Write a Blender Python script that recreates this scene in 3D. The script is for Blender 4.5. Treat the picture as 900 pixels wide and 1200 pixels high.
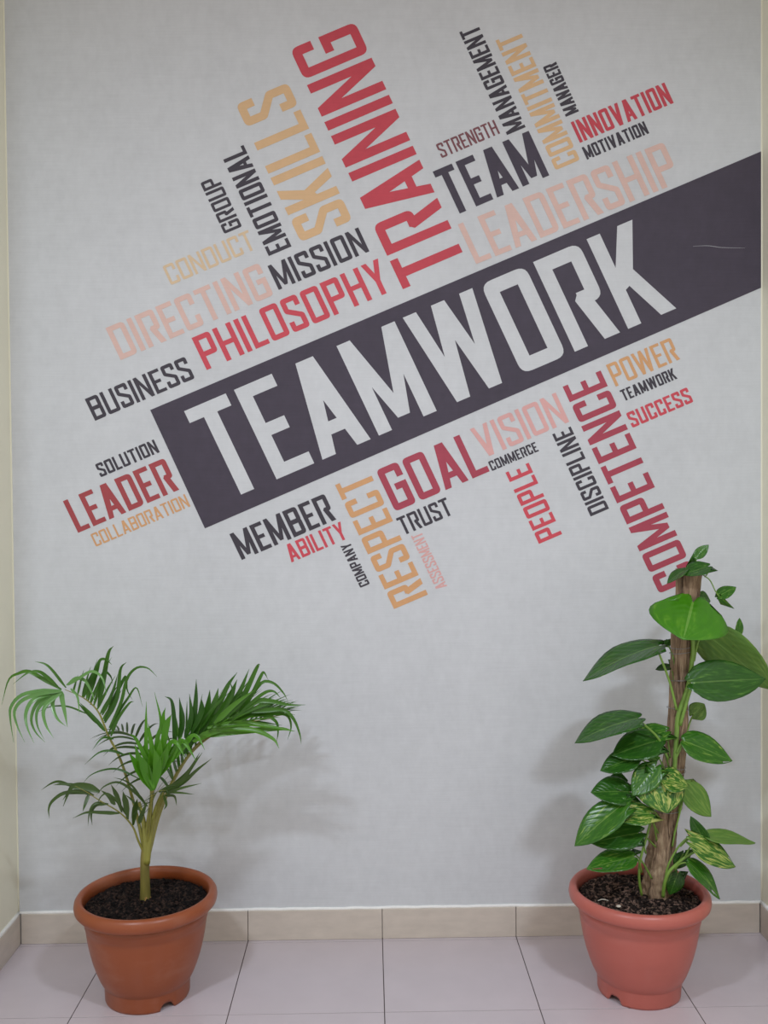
import bpy, bmesh, math, random
from mathutils import Vector, Matrix
from mathutils.geometry import delaunay_2d_cdt
from mathutils import noise as mnoise

C = bpy.context.scene.collection
for o in list(bpy.data.objects):
    bpy.data.objects.remove(o)

# ------------------------------------------------------------------ camera
CAM_POS = Vector((-0.02703, -2.81065, 1.33388))
CAM_R = Vector((0.99984929, -0.01523223, -0.00832867))
CAM_U = Vector((0.00865189, 0.02127864, 0.99973615))
CAM_F = Vector((0.01505099, 0.99965754, -0.02140722))
FPX = 1115.0
cam_data = bpy.data.cameras.new('camera')
cam = bpy.data.objects.new('camera', cam_data)
C.objects.link(cam)
cam_data.sensor_fit = 'VERTICAL'
cam_data.sensor_height = 36.0
cam_data.lens = FPX / 1200.0 * 36.0
cam_data.clip_start = 0.05
m = Matrix((CAM_R, CAM_U, -CAM_F)).transposed().to_4x4()
m.translation = CAM_POS
cam.matrix_world = m
bpy.context.scene.camera = cam

# ------------------------------------------------------------------ light
sc = bpy.context.scene
sc.view_settings.view_transform = 'Standard'
sc.view_settings.look = 'None'
sc.view_settings.gamma = 1.0
sc.view_settings.use_curve_mapping = False
sc.view_settings.exposure = 0.0

world = bpy.data.worlds.new('room_ambient')
sc.world = world
world.use_nodes = True
bg = world.node_tree.nodes['Background']
bg.inputs['Color'].default_value = (1.0, 0.945, 0.865, 1)
bg.inputs['Strength'].default_value = 0.78

def area_light(name, loc, size, power, color, spread=180):
    d = bpy.data.lights.new(name, 'AREA')
    d.shape = 'RECTANGLE'
    d.size, d.size_y = size
    d.energy = power
    d.color = color
    d.spread = math.radians(spread)
    o = bpy.data.objects.new(name, d)
    C.objects.link(o)
    o.location = loc
    return o

area_light('ceiling_lamp_light', (-1.15, -2.45, 2.94), (0.30, 0.15), 41, (0.80, 0.88, 1.0))
area_light('ceiling_lamp_light', (1.0, -2.45, 2.94), (0.30, 0.15), 41, (0.80, 0.88, 1.0))

# ------------------------------------------------------------------ helpers
def at(px, py, Y):
    """world point seen at photo pixel (px, py) that lies at depth Y"""
    d = CAM_F + CAM_R * ((px - 450) / FPX) - CAM_U * ((py - 600) / FPX)
    return CAM_POS + d * ((Y - CAM_POS.y) / d.y)

def obj(name, bm, mat, parent=None, smooth=True):
    me = bpy.data.meshes.new(name)
    bm.normal_update()
    bm.to_mesh(me)
    bm.free()
    if smooth:
        for p in me.polygons:
            p.use_smooth = True
    me.materials.append(mat)
    o = bpy.data.objects.new(name, me)
    C.objects.link(o)
    if parent:
        o.parent = parent
        o.matrix_parent_inverse = parent_inv(parent)
    return o

def parent_inv(p):
    return Matrix.Translation(-p.location) if p.type == 'EMPTY' else Matrix()

def thing(name, label, cat, loc, group=None):
    o = bpy.data.objects.new(name, None)
    o.empty_display_size = 0.05
    C.objects.link(o)
    o.location = loc
    o['label'] = label
    o['category'] = cat
    if group:
        o['group'] = group
    return o

def tag(o, label, cat):
    o['label'] = label
    o['category'] = cat

def structure(o):
    o['kind'] = 'structure'
    return o

def add_box(bm, lo, hi, bevel=0.0):
    r = bmesh.ops.create_cube(bm, size=1.0)
    vs = r['verts']
    for v in vs:
        v.co = Vector([lo[i] + (v.co[i] + 0.5) * (hi[i] - lo[i]) for i in range(3)])
    if bevel > 0:
        es = list({e for v in vs for e in v.link_edges})
        bmesh.ops.bevel(bm, geom=es, offset=bevel, segments=2, affect='EDGES', profile=0.6)

def catmull(pts, n):
    pts = [Vector(p) for p in pts]
    if len(pts) == 2:
        return [pts[0].lerp(pts[1], i / n) for i in range(n + 1)]
    P = [pts[0] * 2 - pts[1]] + pts + [pts[-1] * 2 - pts[-2]]
    out = []
    segs = len(pts) - 1
    for i in range(n + 1):
        t = i / n * segs
        k = min(int(t), segs - 1)
        u = t - k
        a, b, c, d = P[k:k + 4]
        out.append(0.5 * ((2 * b) + (c - a) * u + (2 * a - 5 * b + 4 * c - d) * u * u + (3 * b - a - 3 * c + d) * u ** 3))
    return out

def lerp_list(L, t):
    x = t * (len(L) - 1)
    k = min(int(x), len(L) - 2)
    return L[k] + (L[k + 1] - L[k]) * (x - k)

def tube(bm, pts, radii, n=8, steps=16, flat=1.0, bump=None):
    c = catmull(pts, steps)
    rings = []
    ref = Vector((0, -1, 0.13)).normalized()
    for i, p in enumerate(c):
        t = (c[min(i + 1, steps)] - c[max(i - 1, 0)]).normalized()
        a = t.cross(ref)
        if a.length < 1e-3:
            a = t.cross(Vector((1, 0, 0)))
        a.normalize()
        b = a.cross(t)
        r = lerp_list(radii, i / steps)
        ring = []
        for k in range(n):
            th = 2 * math.pi * k / n
            rr = r * (bump(i / steps, th) if bump else 1.0)
            ring.append(bm.verts.new(p + a * math.cos(th) * rr + b * math.sin(th) * rr * flat))
        rings.append(ring)
    for i in range(steps):
        for k in range(n):
            bm.faces.new((rings[i][k], rings[i][(k + 1) % n], rings[i + 1][(k + 1) % n], rings[i + 1][k]))
    bm.faces.new(list(reversed(rings[0])))
    bm.faces.new(rings[-1])
    return c

def lathe(bm, prof, n=128, zmod=None):
    rings = []
    for j, (r, z) in enumerate(prof):
        ring = []
        for k in range(n):
            th = 2 * math.pi * k / n
            zz = zmod(j, th, z) if zmod else z
            ring.append(bm.verts.new((r * math.cos(th), r * math.sin(th), zz)))
        rings.append(ring)
    for j in range(len(prof) - 1):
        for k in range(n):
            bm.faces.new((rings[j][k], rings[j][(k + 1) % n], rings[j + 1][(k + 1) % n], rings[j + 1][k]))
    bm.faces.new(list(reversed(rings[0])))
    bm.faces.new(rings[-1])

# ------------------------------------------------------------------ materials
def mat(name, color=(0.5, 0.5, 0.5), rough=0.5, spec=0.5):
    mt = bpy.data.materials.new(name)
    mt.use_nodes = True
    b = mt.node_tree.nodes['Principled BSDF']
    b.inputs['Base Color'].default_value = (*color, 1)
    b.inputs['Roughness'].default_value = rough
    b.inputs['Specular IOR Level'].default_value = spec
    return mt, mt.node_tree, b

def s2l(r, g, b):
    f = lambda c: (c / 255 / 12.92) if c / 255 <= 0.04045 else ((c / 255 + 0.055) / 1.055) ** 2.4
    return (f(r), f(g), f(b))

def N(nt, typ, **kw):
    n = nt.nodes.new(typ)
    for k, v in kw.items():
        setattr(n, k, v)
    return n

def coord(nt, scale=(1, 1, 1), kind='Object'):
    tc = N(nt, 'ShaderNodeTexCoord')
    mp = N(nt, 'ShaderNodeMapping')
    mp.inputs['Scale'].default_value = scale
    nt.links.new(tc.outputs[kind], mp.inputs['Vector'])
    return mp.outputs['Vector']

def noise_tex(nt, vec, scale, detail=4, rough=0.55, dist=0.0):
    t = N(nt, 'ShaderNodeTexNoise')
    t.inputs['Scale'].default_value = scale
    t.inputs['Detail'].default_value = detail
    t.inputs['Roughness'].default_value = rough
    t.inputs['Distortion'].default_value = dist
    nt.links.new(vec, t.inputs['Vector'])
    return t.outputs['Fac']

def ramp(nt, fac, stops):
    r = N(nt, 'ShaderNodeValToRGB')
    el = r.color_ramp.elements
    while len(el) > 1:
        el.remove(el[-1])
    el[0].position, el[0].color = stops[0][0], (*stops[0][1], 1)
    for p, c in stops[1:]:
        e = el.new(p)
        e.color = (*c, 1)
    nt.links.new(fac, r.inputs['Fac'])
    return r.outputs['Color']

def bump(nt, bsdf, h, strength, dist=0.01):
    b = N(nt, 'ShaderNodeBump')
    b.inputs['Strength'].default_value = strength
    b.inputs['Distance'].default_value = dist
    nt.links.new(h, b.inputs['Height'])
    nt.links.new(b.outputs['Normal'], bsdf.inputs['Normal'])

def mul(c, k):
    return tuple(x * k for x in c)

def noisy(name, c, var=0.12, scale=30, rough=0.5, spec=0.5, stretch=(1, 1, 1), bmp=0.0, detail=4, bdist=0.004):
    mt, nt, b = mat(name, c, rough, spec)
    f = noise_tex(nt, coord(nt, stretch), scale, detail)
    col = ramp(nt, f, [(0.3, mul(c, 1 - var)), (0.7, mul(c, 1 + var))])
    nt.links.new(col, b.inputs['Base Color'])
    if bmp:
        bump(nt, b, f, bmp, bdist)
    return mt

def linen(name, c, rough=0.75, var=0.035, spec=0.25):
    """printed wallpaper vinyl with a fine horizontal linen grain"""
    mt, nt, b = mat(name, c, rough, spec)
    f1 = noise_tex(nt, coord(nt, (7, 7, 230)), 1.0, 6, 0.7)
    f2 = noise_tex(nt, coord(nt, (40, 40, 26)), 1.0, 4, 0.6)
    f3 = noise_tex(nt, coord(nt), 2.2, 3)
    a = N(nt, 'ShaderNodeMath', operation='ADD')
    nt.links.new(f1, a.inputs[0]); nt.links.new(f2, a.inputs[1])
    a2 = N(nt, 'ShaderNodeMath', operation='ADD')
    nt.links.new(a.outputs[0], a2.inputs[0]); nt.links.new(f3, a2.inputs[1])
    d = N(nt, 'ShaderNodeMath', operation='DIVIDE')
    nt.links.new(a2.outputs[0], d.inputs[0]); d.inputs[1].default_value = 3.0
    col = ramp(nt, d.outputs[0], [(0.36, mul(c, 1 - 2 * var)), (0.64, mul(c, 1 + 2 * var))])
    nt.links.new(col, b.inputs['Base Color'])
    bump(nt, b, a.outputs[0], 0.12, 0.002)
    return mt

WALLC = s2l(205, 208, 211)
M = {}
M['wallpaper'] = linen('linen_wallpaper', WALLC)
M['white_ink'] = linen('pale_print', mul(WALLC, 1.02))
M['dark'] = linen('charcoal_violet_print', s2l(74, 68, 80), 0.6, 0.06)
M['charcoal'] = linen('charcoal_print', s2l(70, 66, 74), 0.6, 0.06)
M['red'] = linen('red_print', s2l(196, 76, 88), 0.6, 0.04)
M['crimson'] = linen('crimson_print', s2l(170, 74, 90), 0.6, 0.04)
M['maroon'] = linen('maroon_print', s2l(128, 84, 90), 0.6, 0.04)
M['brick'] = linen('brick_red_print', s2l(166, 76, 80), 0.6, 0.04)
M['peach'] = linen('peach_print', s2l(218, 186, 176), 0.6, 0.03)
M['rose'] = linen('rose_print', s2l(220, 170, 166), 0.6, 0.03)
M['tan'] = linen('tan_print', s2l(216, 180, 138), 0.6, 0.03)
M['cream_tan'] = linen('pale_tan_print', s2l(216, 192, 160), 0.6, 0.03)
M['orange'] = linen('orange_print', s2l(212, 162, 116), 0.6, 0.03)
M['pink_red'] = linen('pink_red_print', s2l(206, 82, 94), 0.6, 0.04)
M['side_wall'] = noisy('cream_paint', s2l(238, 236, 216), 0.02, 9, 0.6, 0.3, bmp=0.05)
M['caulk'] = noisy('white_caulk', s2l(240, 240, 238), 0.04, 60, 0.6, 0.3, bmp=0.3)
M['base_tile'] = noisy('beige_skirting_tile', s2l(202, 192, 180), 0.07, 14, 0.28, 0.5, (1, 1, 3), detail=6)
M['floor_tile'] = noisy('mauve_grey_floor_tile', s2l(198, 188, 193), 0.035, 7, 0.22, 0.5, detail=6)
M['grout'] = noisy('dark_grout', s2l(88, 78, 76), 0.2, 40, 0.9, 0.2)
M['plain'] = noisy('ceiling_white', s2l(222, 220, 214), 0.02, 5, 0.8, 0.2)

def pot_mat(name, c, dusty):
    mt, nt, b = mat(name, c, 0.36, 0.5)
    f = noise_tex(nt, coord(nt, (1, 1, 2.2)), 6, 5, 0.6)
    col = ramp(nt, f, [(0.3, mul(c, 0.93)), (0.52, c), (0.72, dusty)])
    nt.links.new(col, b.inputs['Base Color'])
    f2 = noise_tex(nt, coord(nt, (1, 1, 30)), 8, 3)
    bump(nt, b, f2, 0.06, 0.002)
    return mt
M['pot_orange'] = pot_mat('orange_terracotta_plastic', s2l(144, 74, 40), s2l(154, 92, 66))
M['pot_pink'] = pot_mat('pinkish_terracotta_plastic', s2l(182, 98, 86), s2l(184, 103, 92))

def soil_mat(name, dark, light):
    mt, nt, b = mat(name, dark, 0.9, 0.2)
    v = coord(nt)
    f = noise_tex(nt, v, 120, 5, 0.75)
    vo = N(nt, 'ShaderNodeTexVoronoi')
    vo.inputs['Scale'].default_value = 150
    nt.links.new(v, vo.inputs['Vector'])
    sp = N(nt, 'ShaderNodeSeparateColor')
    nt.links.new(vo.outputs['Color'], sp.inputs[0])
    mx = N(nt, 'ShaderNodeMath', operation='MULTIPLY_ADD')
    nt.links.new(sp.outputs[0], mx.inputs[0]); mx.inputs[1].default_value = 0.45
    nt.links.new(f, mx.inputs[2])
    col = ramp(nt, mx.outputs[0], [(0.50, mul(dark, 0.6)), (0.72, dark), (0.86, mul(light, 0.6)), (0.95, light)])
    nt.links.new(col, b.inputs['Base Color'])
    bump(nt, b, f, 1.0, 0.012)
    return mt
M['soil'] = soil_mat('black_potting_soil', s2l(26, 20, 20), s2l(76, 58, 50))
M['bark_soil'] = soil_mat('brown_bark_mulch', s2l(44, 34, 31), s2l(150, 122, 108))

def leaf_shader(name, stops, rough, transl, vec_scale=(1, 1, 1), scale=3.0, kind='UV', dist=0.6, midrib=None, objrand=True):
    mt, nt, b = mat(name, stops[0][1], rough, 0.5)
    vec = coord(nt, vec_scale, kind)
    if objrand:
        oi = N(nt, 'ShaderNodeObjectInfo')
        sc_ = N(nt, 'ShaderNodeMath', operation='MULTIPLY')
        nt.links.new(oi.outputs['Random'], sc_.inputs[0]); sc_.inputs[1].default_value = 37.0
        ad = N(nt, 'ShaderNodeVectorMath', operation='ADD')
        nt.links.new(vec, ad.inputs[0]); nt.links.new(sc_.outputs[0], ad.inputs[1])
        vec = ad.outputs[0]
    f = noise_tex(nt, vec, scale, 4, 0.55, dist)
    col = ramp(nt, f, stops)
    if midrib:
        tc = N(nt, 'ShaderNodeTexCoord')
        sx = N(nt, 'ShaderNodeSeparateXYZ')
        nt.links.new(tc.outputs['UV'], sx.inputs[0])
        ab = N(nt, 'ShaderNodeMath', operation='ABSOLUTE')
        nt.links.new(sx.outputs['Y'], ab.inputs[0])
        lt = N(nt, 'ShaderNodeMath', operation='LESS_THAN')
        nt.links.new(ab.outputs[0], lt.inputs[0]); lt.inputs[1].default_value = 0.035
        # side veins
        vv = N(nt, 'ShaderNodeMath', operation='MULTIPLY_ADD')
        nt.links.new(ab.outputs[0], vv.inputs[0]); vv.inputs[1].default_value = -0.35
        nt.links.new(sx.outputs['X'], vv.inputs[2])
        ml = N(nt, 'ShaderNodeMath', operation='MULTIPLY')
        nt.links.new(vv.outputs[0], ml.inputs[0]); ml.inputs[1].default_value = 55.0
        sn = N(nt, 'ShaderNodeMath', operation='SINE')
        nt.links.new(ml.outputs[0], sn.inputs[0])
        mx = N(nt, 'ShaderNodeMix', data_type='RGBA')
        k = N(nt, 'ShaderNodeMath', operation='MULTIPLY')
        nt.links.new(lt.outputs[0], k.inputs[0]); k.inputs[1].default_value = 0.55
        nt.links.new(k.outputs[0], mx.inputs['Factor'])
        nt.links.new(col, mx.inputs['A']); mx.inputs['B'].default_value = (*midrib, 1)
        col = mx.outputs['Result']
        bump(nt, b, sn.outputs[0], 0.12, 0.002)
    nt.links.new(col, b.inputs['Base Color'])
    tr = N(nt, 'ShaderNodeBsdfTranslucent')
    nt.links.new(col, tr.inputs['Color'])
    mix = N(nt, 'ShaderNodeMixShader')
    mix.inputs['Fac'].default_value = transl
    out = nt.nodes['Material Output']
    nt.links.new(b.outputs[0], mix.inputs[1]); nt.links.new(tr.outputs[0], mix.inputs[2])
    nt.links.new(mix.outputs[0], out.inputs['Surface'])
    return mt

G1, G2, G3 = s2l(34, 84, 24), s2l(62, 128, 36), s2l(98, 160, 60)
M['palm_leaf'] = leaf_shader('palm_leaflet_green', [(0.3, s2l(40, 84, 20)), (0.7, s2l(82, 134, 34))], 0.32, 0.25, scale=2.5, kind='Object')
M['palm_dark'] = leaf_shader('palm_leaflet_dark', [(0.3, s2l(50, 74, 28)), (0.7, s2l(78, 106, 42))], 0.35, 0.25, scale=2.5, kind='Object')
M['palm_bright'] = leaf_shader('palm_leaflet_bright', [(0.3, s2l(66, 128, 22)), (0.7, s2l(104, 166, 42))], 0.32, 0.3, scale=2.5, kind='Object')
M['palm_mid'] = leaf_shader('palm_leaflet_mid', [(0.3, s2l(58, 108, 24)), (0.7, s2l(94, 148, 42))], 0.32, 0.25, scale=2.5, kind='Object')
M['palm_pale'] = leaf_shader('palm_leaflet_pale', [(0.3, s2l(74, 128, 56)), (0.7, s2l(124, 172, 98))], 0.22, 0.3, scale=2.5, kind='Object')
M['palm_stalk'] = noisy('palm_stalk_olive', s2l(132, 130, 58), 0.25, 12, 0.4, 0.5, (1, 1, 0.4))
M['palm_trunk'] = noisy('palm_stem_olive', s2l(120, 112, 54), 0.4, 22, 0.45, 0.4, (1, 1, 0.3), bmp=0.3)
M['root'] = noisy('dry_root', s2l(170, 130, 84), 0.2, 40, 0.8, 0.2)
VY, VG = s2l(184, 192, 104), s2l(104, 146, 52)
M['leaf_dark'] = leaf_shader('pothos_dark_green', [(0.0, s2l(26, 64, 18)), (0.54, s2l(44, 92, 26)), (0.66, s2l(66, 114, 38)), (0.72, VG), (0.78, VY), (0.95, VY)], 0.25, 0.12, (1.6, 2.6, 1), 2.8, midrib=s2l(104, 142, 66))
M['leaf_mid'] = leaf_shader('pothos_mid_green', [(0.0, s2l(30, 76, 16)), (0.54, s2l(54, 110, 26)), (0.66, VG), (0.76, VY), (0.95, VY)], 0.25, 0.14, (1.7, 2.6, 1), 2.6, midrib=s2l(120, 158, 72))
M['leaf_var'] = leaf_shader('pothos_variegated', [(0.0, s2l(34, 84, 26)), (0.47, s2l(58, 112, 36)), (0.53, VG), (0.60, VY), (0.9, s2l(214, 214, 140))], 0.28, 0.15, (1.6, 2.8, 1), 2.2, midrib=s2l(136, 170, 84), dist=1.2)
M['leaf_bright'] = leaf_shader('pothos_bright_green', [(0.0, s2l(46, 108, 14)), (0.55, s2l(70, 136, 22)), (0.66, s2l(96, 154, 36)), (0.76, s2l(180, 204, 66)), (0.9, s2l(180, 204, 66))], 0.25, 0.16, (1.0, 1.6, 1), 2.0, midrib=s2l(130, 174, 80))
M['leaf_under'] = leaf_shader('pothos_underside', [(0.0, s2l(70, 112, 44)), (0.5, s2l(96, 138, 52)), (0.7, s2l(130, 160, 70))], 0.42, 0.2, (1.2, 2.5, 1), 2.4, midrib=s2l(130, 170, 80))
M['vine'] = noisy('pothos_stem_green', s2l(116, 152, 62), 0.2, 20, 0.4, 0.5, (1, 1, 0.4))
M['coir'] = None

def coir_mat():
    mt, nt, b = mat('brown_bark_fibre', (0.15, 0.1, 0.07), 0.85, 0.2)
    v = coord(nt, (1, 1, 0.06))
    f = noise_tex(nt, v, 170, 6, 0.7)
    f2 = noise_tex(nt, coord(nt, (1, 1, 0.25)), 22, 4, 0.6)
    ad = N(nt, 'ShaderNodeMath', operation='ADD')
    nt.links.new(f, ad.inputs[0]); nt.links.new(f2, ad.inputs[1])
    dv = N(nt, 'ShaderNodeMath', operation='MULTIPLY')
    nt.links.new(ad.outputs[0], dv.inputs[0]); dv.inputs[1].default_value = 0.5
    col = ramp(nt, dv.outputs[0], [(0.36, s2l(58, 44, 36)), (0.44, s2l(128, 106, 86)), (0.53, s2l(164, 140, 114)), (0.64, s2l(196, 176, 146))])
    nt.links.new(col, b.inputs['Base Color'])
    bump(nt, b, f, 0.9, 0.006)
    return mt
M['coir'] = coir_mat()
M['wire'], _, _b = mat('grey_wire', s2l(150, 150, 150), 0.35, 0.5)
_b.inputs['Metallic'].default_value = 0.8
M['twig'] = noisy('pale_twig', s2l(214, 206, 190), 0.1, 50, 0.8, 0.2)

# ------------------------------------------------------------------ setting
XL, XR, HB, ZC = -1.082, 1.1433, 0.0885, 3.0
WY = 0.010                       # face of the papered wall
bm = bmesh.new(); add_box(bm, (XL - 0.2, WY, -0.1), (XR + 0.2, WY + 0.2, ZC))
structure(obj('wall_back', bm, M['wallpaper'], smooth=False))
bm = bmesh.new(); add_box(bm, (XL - 1.6, -0.6, -0.1), (XL, WY, ZC))
structure(obj('wall_left', bm, M['side_wall'], smooth=False))
bm = bmesh.new(); add_box(bm, (XR, -0.6, -0.1), (XR + 1.6, WY, ZC))
structure(obj('wall_right', bm, M['side_wall'], smooth=False))
bm = bmesh.new(); add_box(bm, (XL - 1.6, -4.6, ZC), (XR + 1.6, WY + 0.2, ZC + 0.1))
structure(obj('ceiling', bm, M['plain'], smooth=False))

T, GAP = 0.4, 0.0024
bm = bmesh.new()
ys = [0.03, -0.013] + [-0.4 - T * k for k in range(0, 11)]
for j in range(len(ys) - 1):
    for i in range(-7, 8):
        add_box(bm, (i * T + GAP / 2, ys[j + 1] + GAP / 2, -0.01), ((i + 1) * T - GAP / 2, ys[j] - GAP / 2, 0.0), 0.0006)
fl = structure(obj('floor', bm, M['floor_tile'], smooth=False))
bm = bmesh.new(); add_box(bm, (-2.8, -4.42, -0.06), (3.2, 0.05, -0.0014))
structure(obj('floor_grout', bm, M['grout'], smooth=False))

def skirting(name, a, b, axis):
    bm = bmesh.new()
    if axis == 'x':
        xs = [a] + [k * T for k in range(-2, 3) if a + 0.02 < k * T < b - 0.02] + [b]
        for i in range(len(xs) - 1):
            add_box(bm, (xs[i] + 0.001, 0.0, 0.0005), (xs[i + 1] - 0.001, WY + 0.005, HB), 0.001)
    return structure(obj(name, bm, M['base_tile'], smooth=False))
skirting('baseboard_back', XL + 0.010, XR - 0.010, 'x')
for nm, x0, x1 in (('baseboard_left', XL - 0.005, XL + 0.009), ('baseboard_right', XR - 0.009, XR + 0.005)):
    bm = bmesh.new()
    for y0, y1 in ((-0.4, -0.001), (-0.599, -0.402)):
        add_box(bm, (x0, y0, 0.0005), (x1, y1, HB), 0.001)
    structure(obj(nm, bm, M['base_tile'], smooth=False))
# caulk line along the top of the skirting tiles
rng = random.Random(5)
bm = bmesh.new()
pts = [Vector((XL + (XR - XL) * i / 60, 0.0085, HB + 0.0015 + rng.uniform(-0.0008, 0.0012))) for i in range(61)]
tube(bm, pts, [0.0048] * 2, 8, 120)
structure(obj('trim_1', bm, M['caulk']))
for nm, x in (('trim_2', XL + 0.002), ('trim_3', XR - 0.002)):
    bm = bmesh.new()
    tube(bm, [Vector((x, 0.005, HB + 0.002)), Vector((x, -0.3, HB + 0.003)), Vector((x, -0.59, HB + 0.002))], [0.006] * 2, 8, 20)
    structure(obj(nm, bm, M['caulk']))
# painted beads where the paper meets the side walls
for nm, x in (('trim_4', XL + 0.001), ('trim_5', XR - 0.001)):
    bm = bmesh.new()
    tube(bm, [Vector((x, WY, HB)), Vector((x, WY, 1.5)), Vector((x, WY, ZC))], [0.0026] * 2, 6, 30)
    structure(obj(nm, bm, M['side_wall']))

# ------------------------------------------------------------------ mural lettering
def fillet(pts, radii, closed=True):
    """round the corners of a polygon; radii per vertex"""
    out = []
    n = len(pts)
    for i in range(n):
        p, r = pts[i], radii[i]
        a, b = pts[i - 1], pts[(i + 1) % n]
        if r <= 0:
            out.append(p)
            continue
        d1, d2 = (a - p), (b - p)
        l1, l2 = d1.length, d2.length
        d1, d2 = d1 / l1, d2 / l2
        cosang = max(-1, min(1, d1.dot(d2)))
        ang = math.acos(cosang)
        if ang > 3.0 or ang < 0.05:
            out.append(p)
            continue
        t = min(r / math.tan(ang / 2), 0.48 * l1, 0.48 * l2)
        p1, p2 = p + d1 * t, p + d2 * t
        for k in range(6):
            u = k / 5
            out.append(p1 * (1 - u) ** 2 + p * 2 * u * (1 - u) + p2 * u * u)
    return out

def stroke(pts, w, ro=None, ri=0.0, corners=None):
    """thick mitred polyline in 2D with rounded outer corners"""
    ro = 0.11 if ro is None else ro
    P = [Vector(p) for p in pts]
    n = len(P)
    L, R_ = [], []
    rl, rr = [], []
    for i in range(n):
        if i == 0 or i == n - 1:
            d = (P[1] - P[0]) if i == 0 else (P[-1] - P[-2])
            d.normalize()
            nn = Vector((-d.y, d.x))
            L.append(P[i] + nn * w / 2); R_.append(P[i] - nn * w / 2)
            rl.append(0); rr.append(0)
        else:
            d1 = (P[i] - P[i - 1]).normalized(); d2 = (P[i + 1] - P[i]).normalized()
            n1, n2 = Vector((-d1.y, d1.x)), Vector((-d2.y, d2.x))
            mm = (n1 + n2).normalized()
            k = w / 2 / max(0.3, mm.dot(n1))
            L.append(P[i] + mm * k); R_.append(P[i] - mm * k)
            left_turn = d1.x * d2.y - d1.y * d2.x > 0
            o_ = ro if (corners is None or corners[i]) else 0
            rl.append(ri if left_turn else o_)
            rr.append(o_ if left_turn else ri)
    return fillet(L + R_[::-1], rl + rr[::-1])

def V2(*a):
    return [Vector(p) for p in a]

WID = dict(A=.50, B=.46, C=.44, D=.46, E=.39, G=.46, H=.47, I=.145, K=.50, L=.37, M=.60, N=.48, O=.46, P=.45, R=.47,
           S=.44, T=.43, U=.46, V=.49, W=.72, Y=.46)
SPACE = .085

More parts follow.
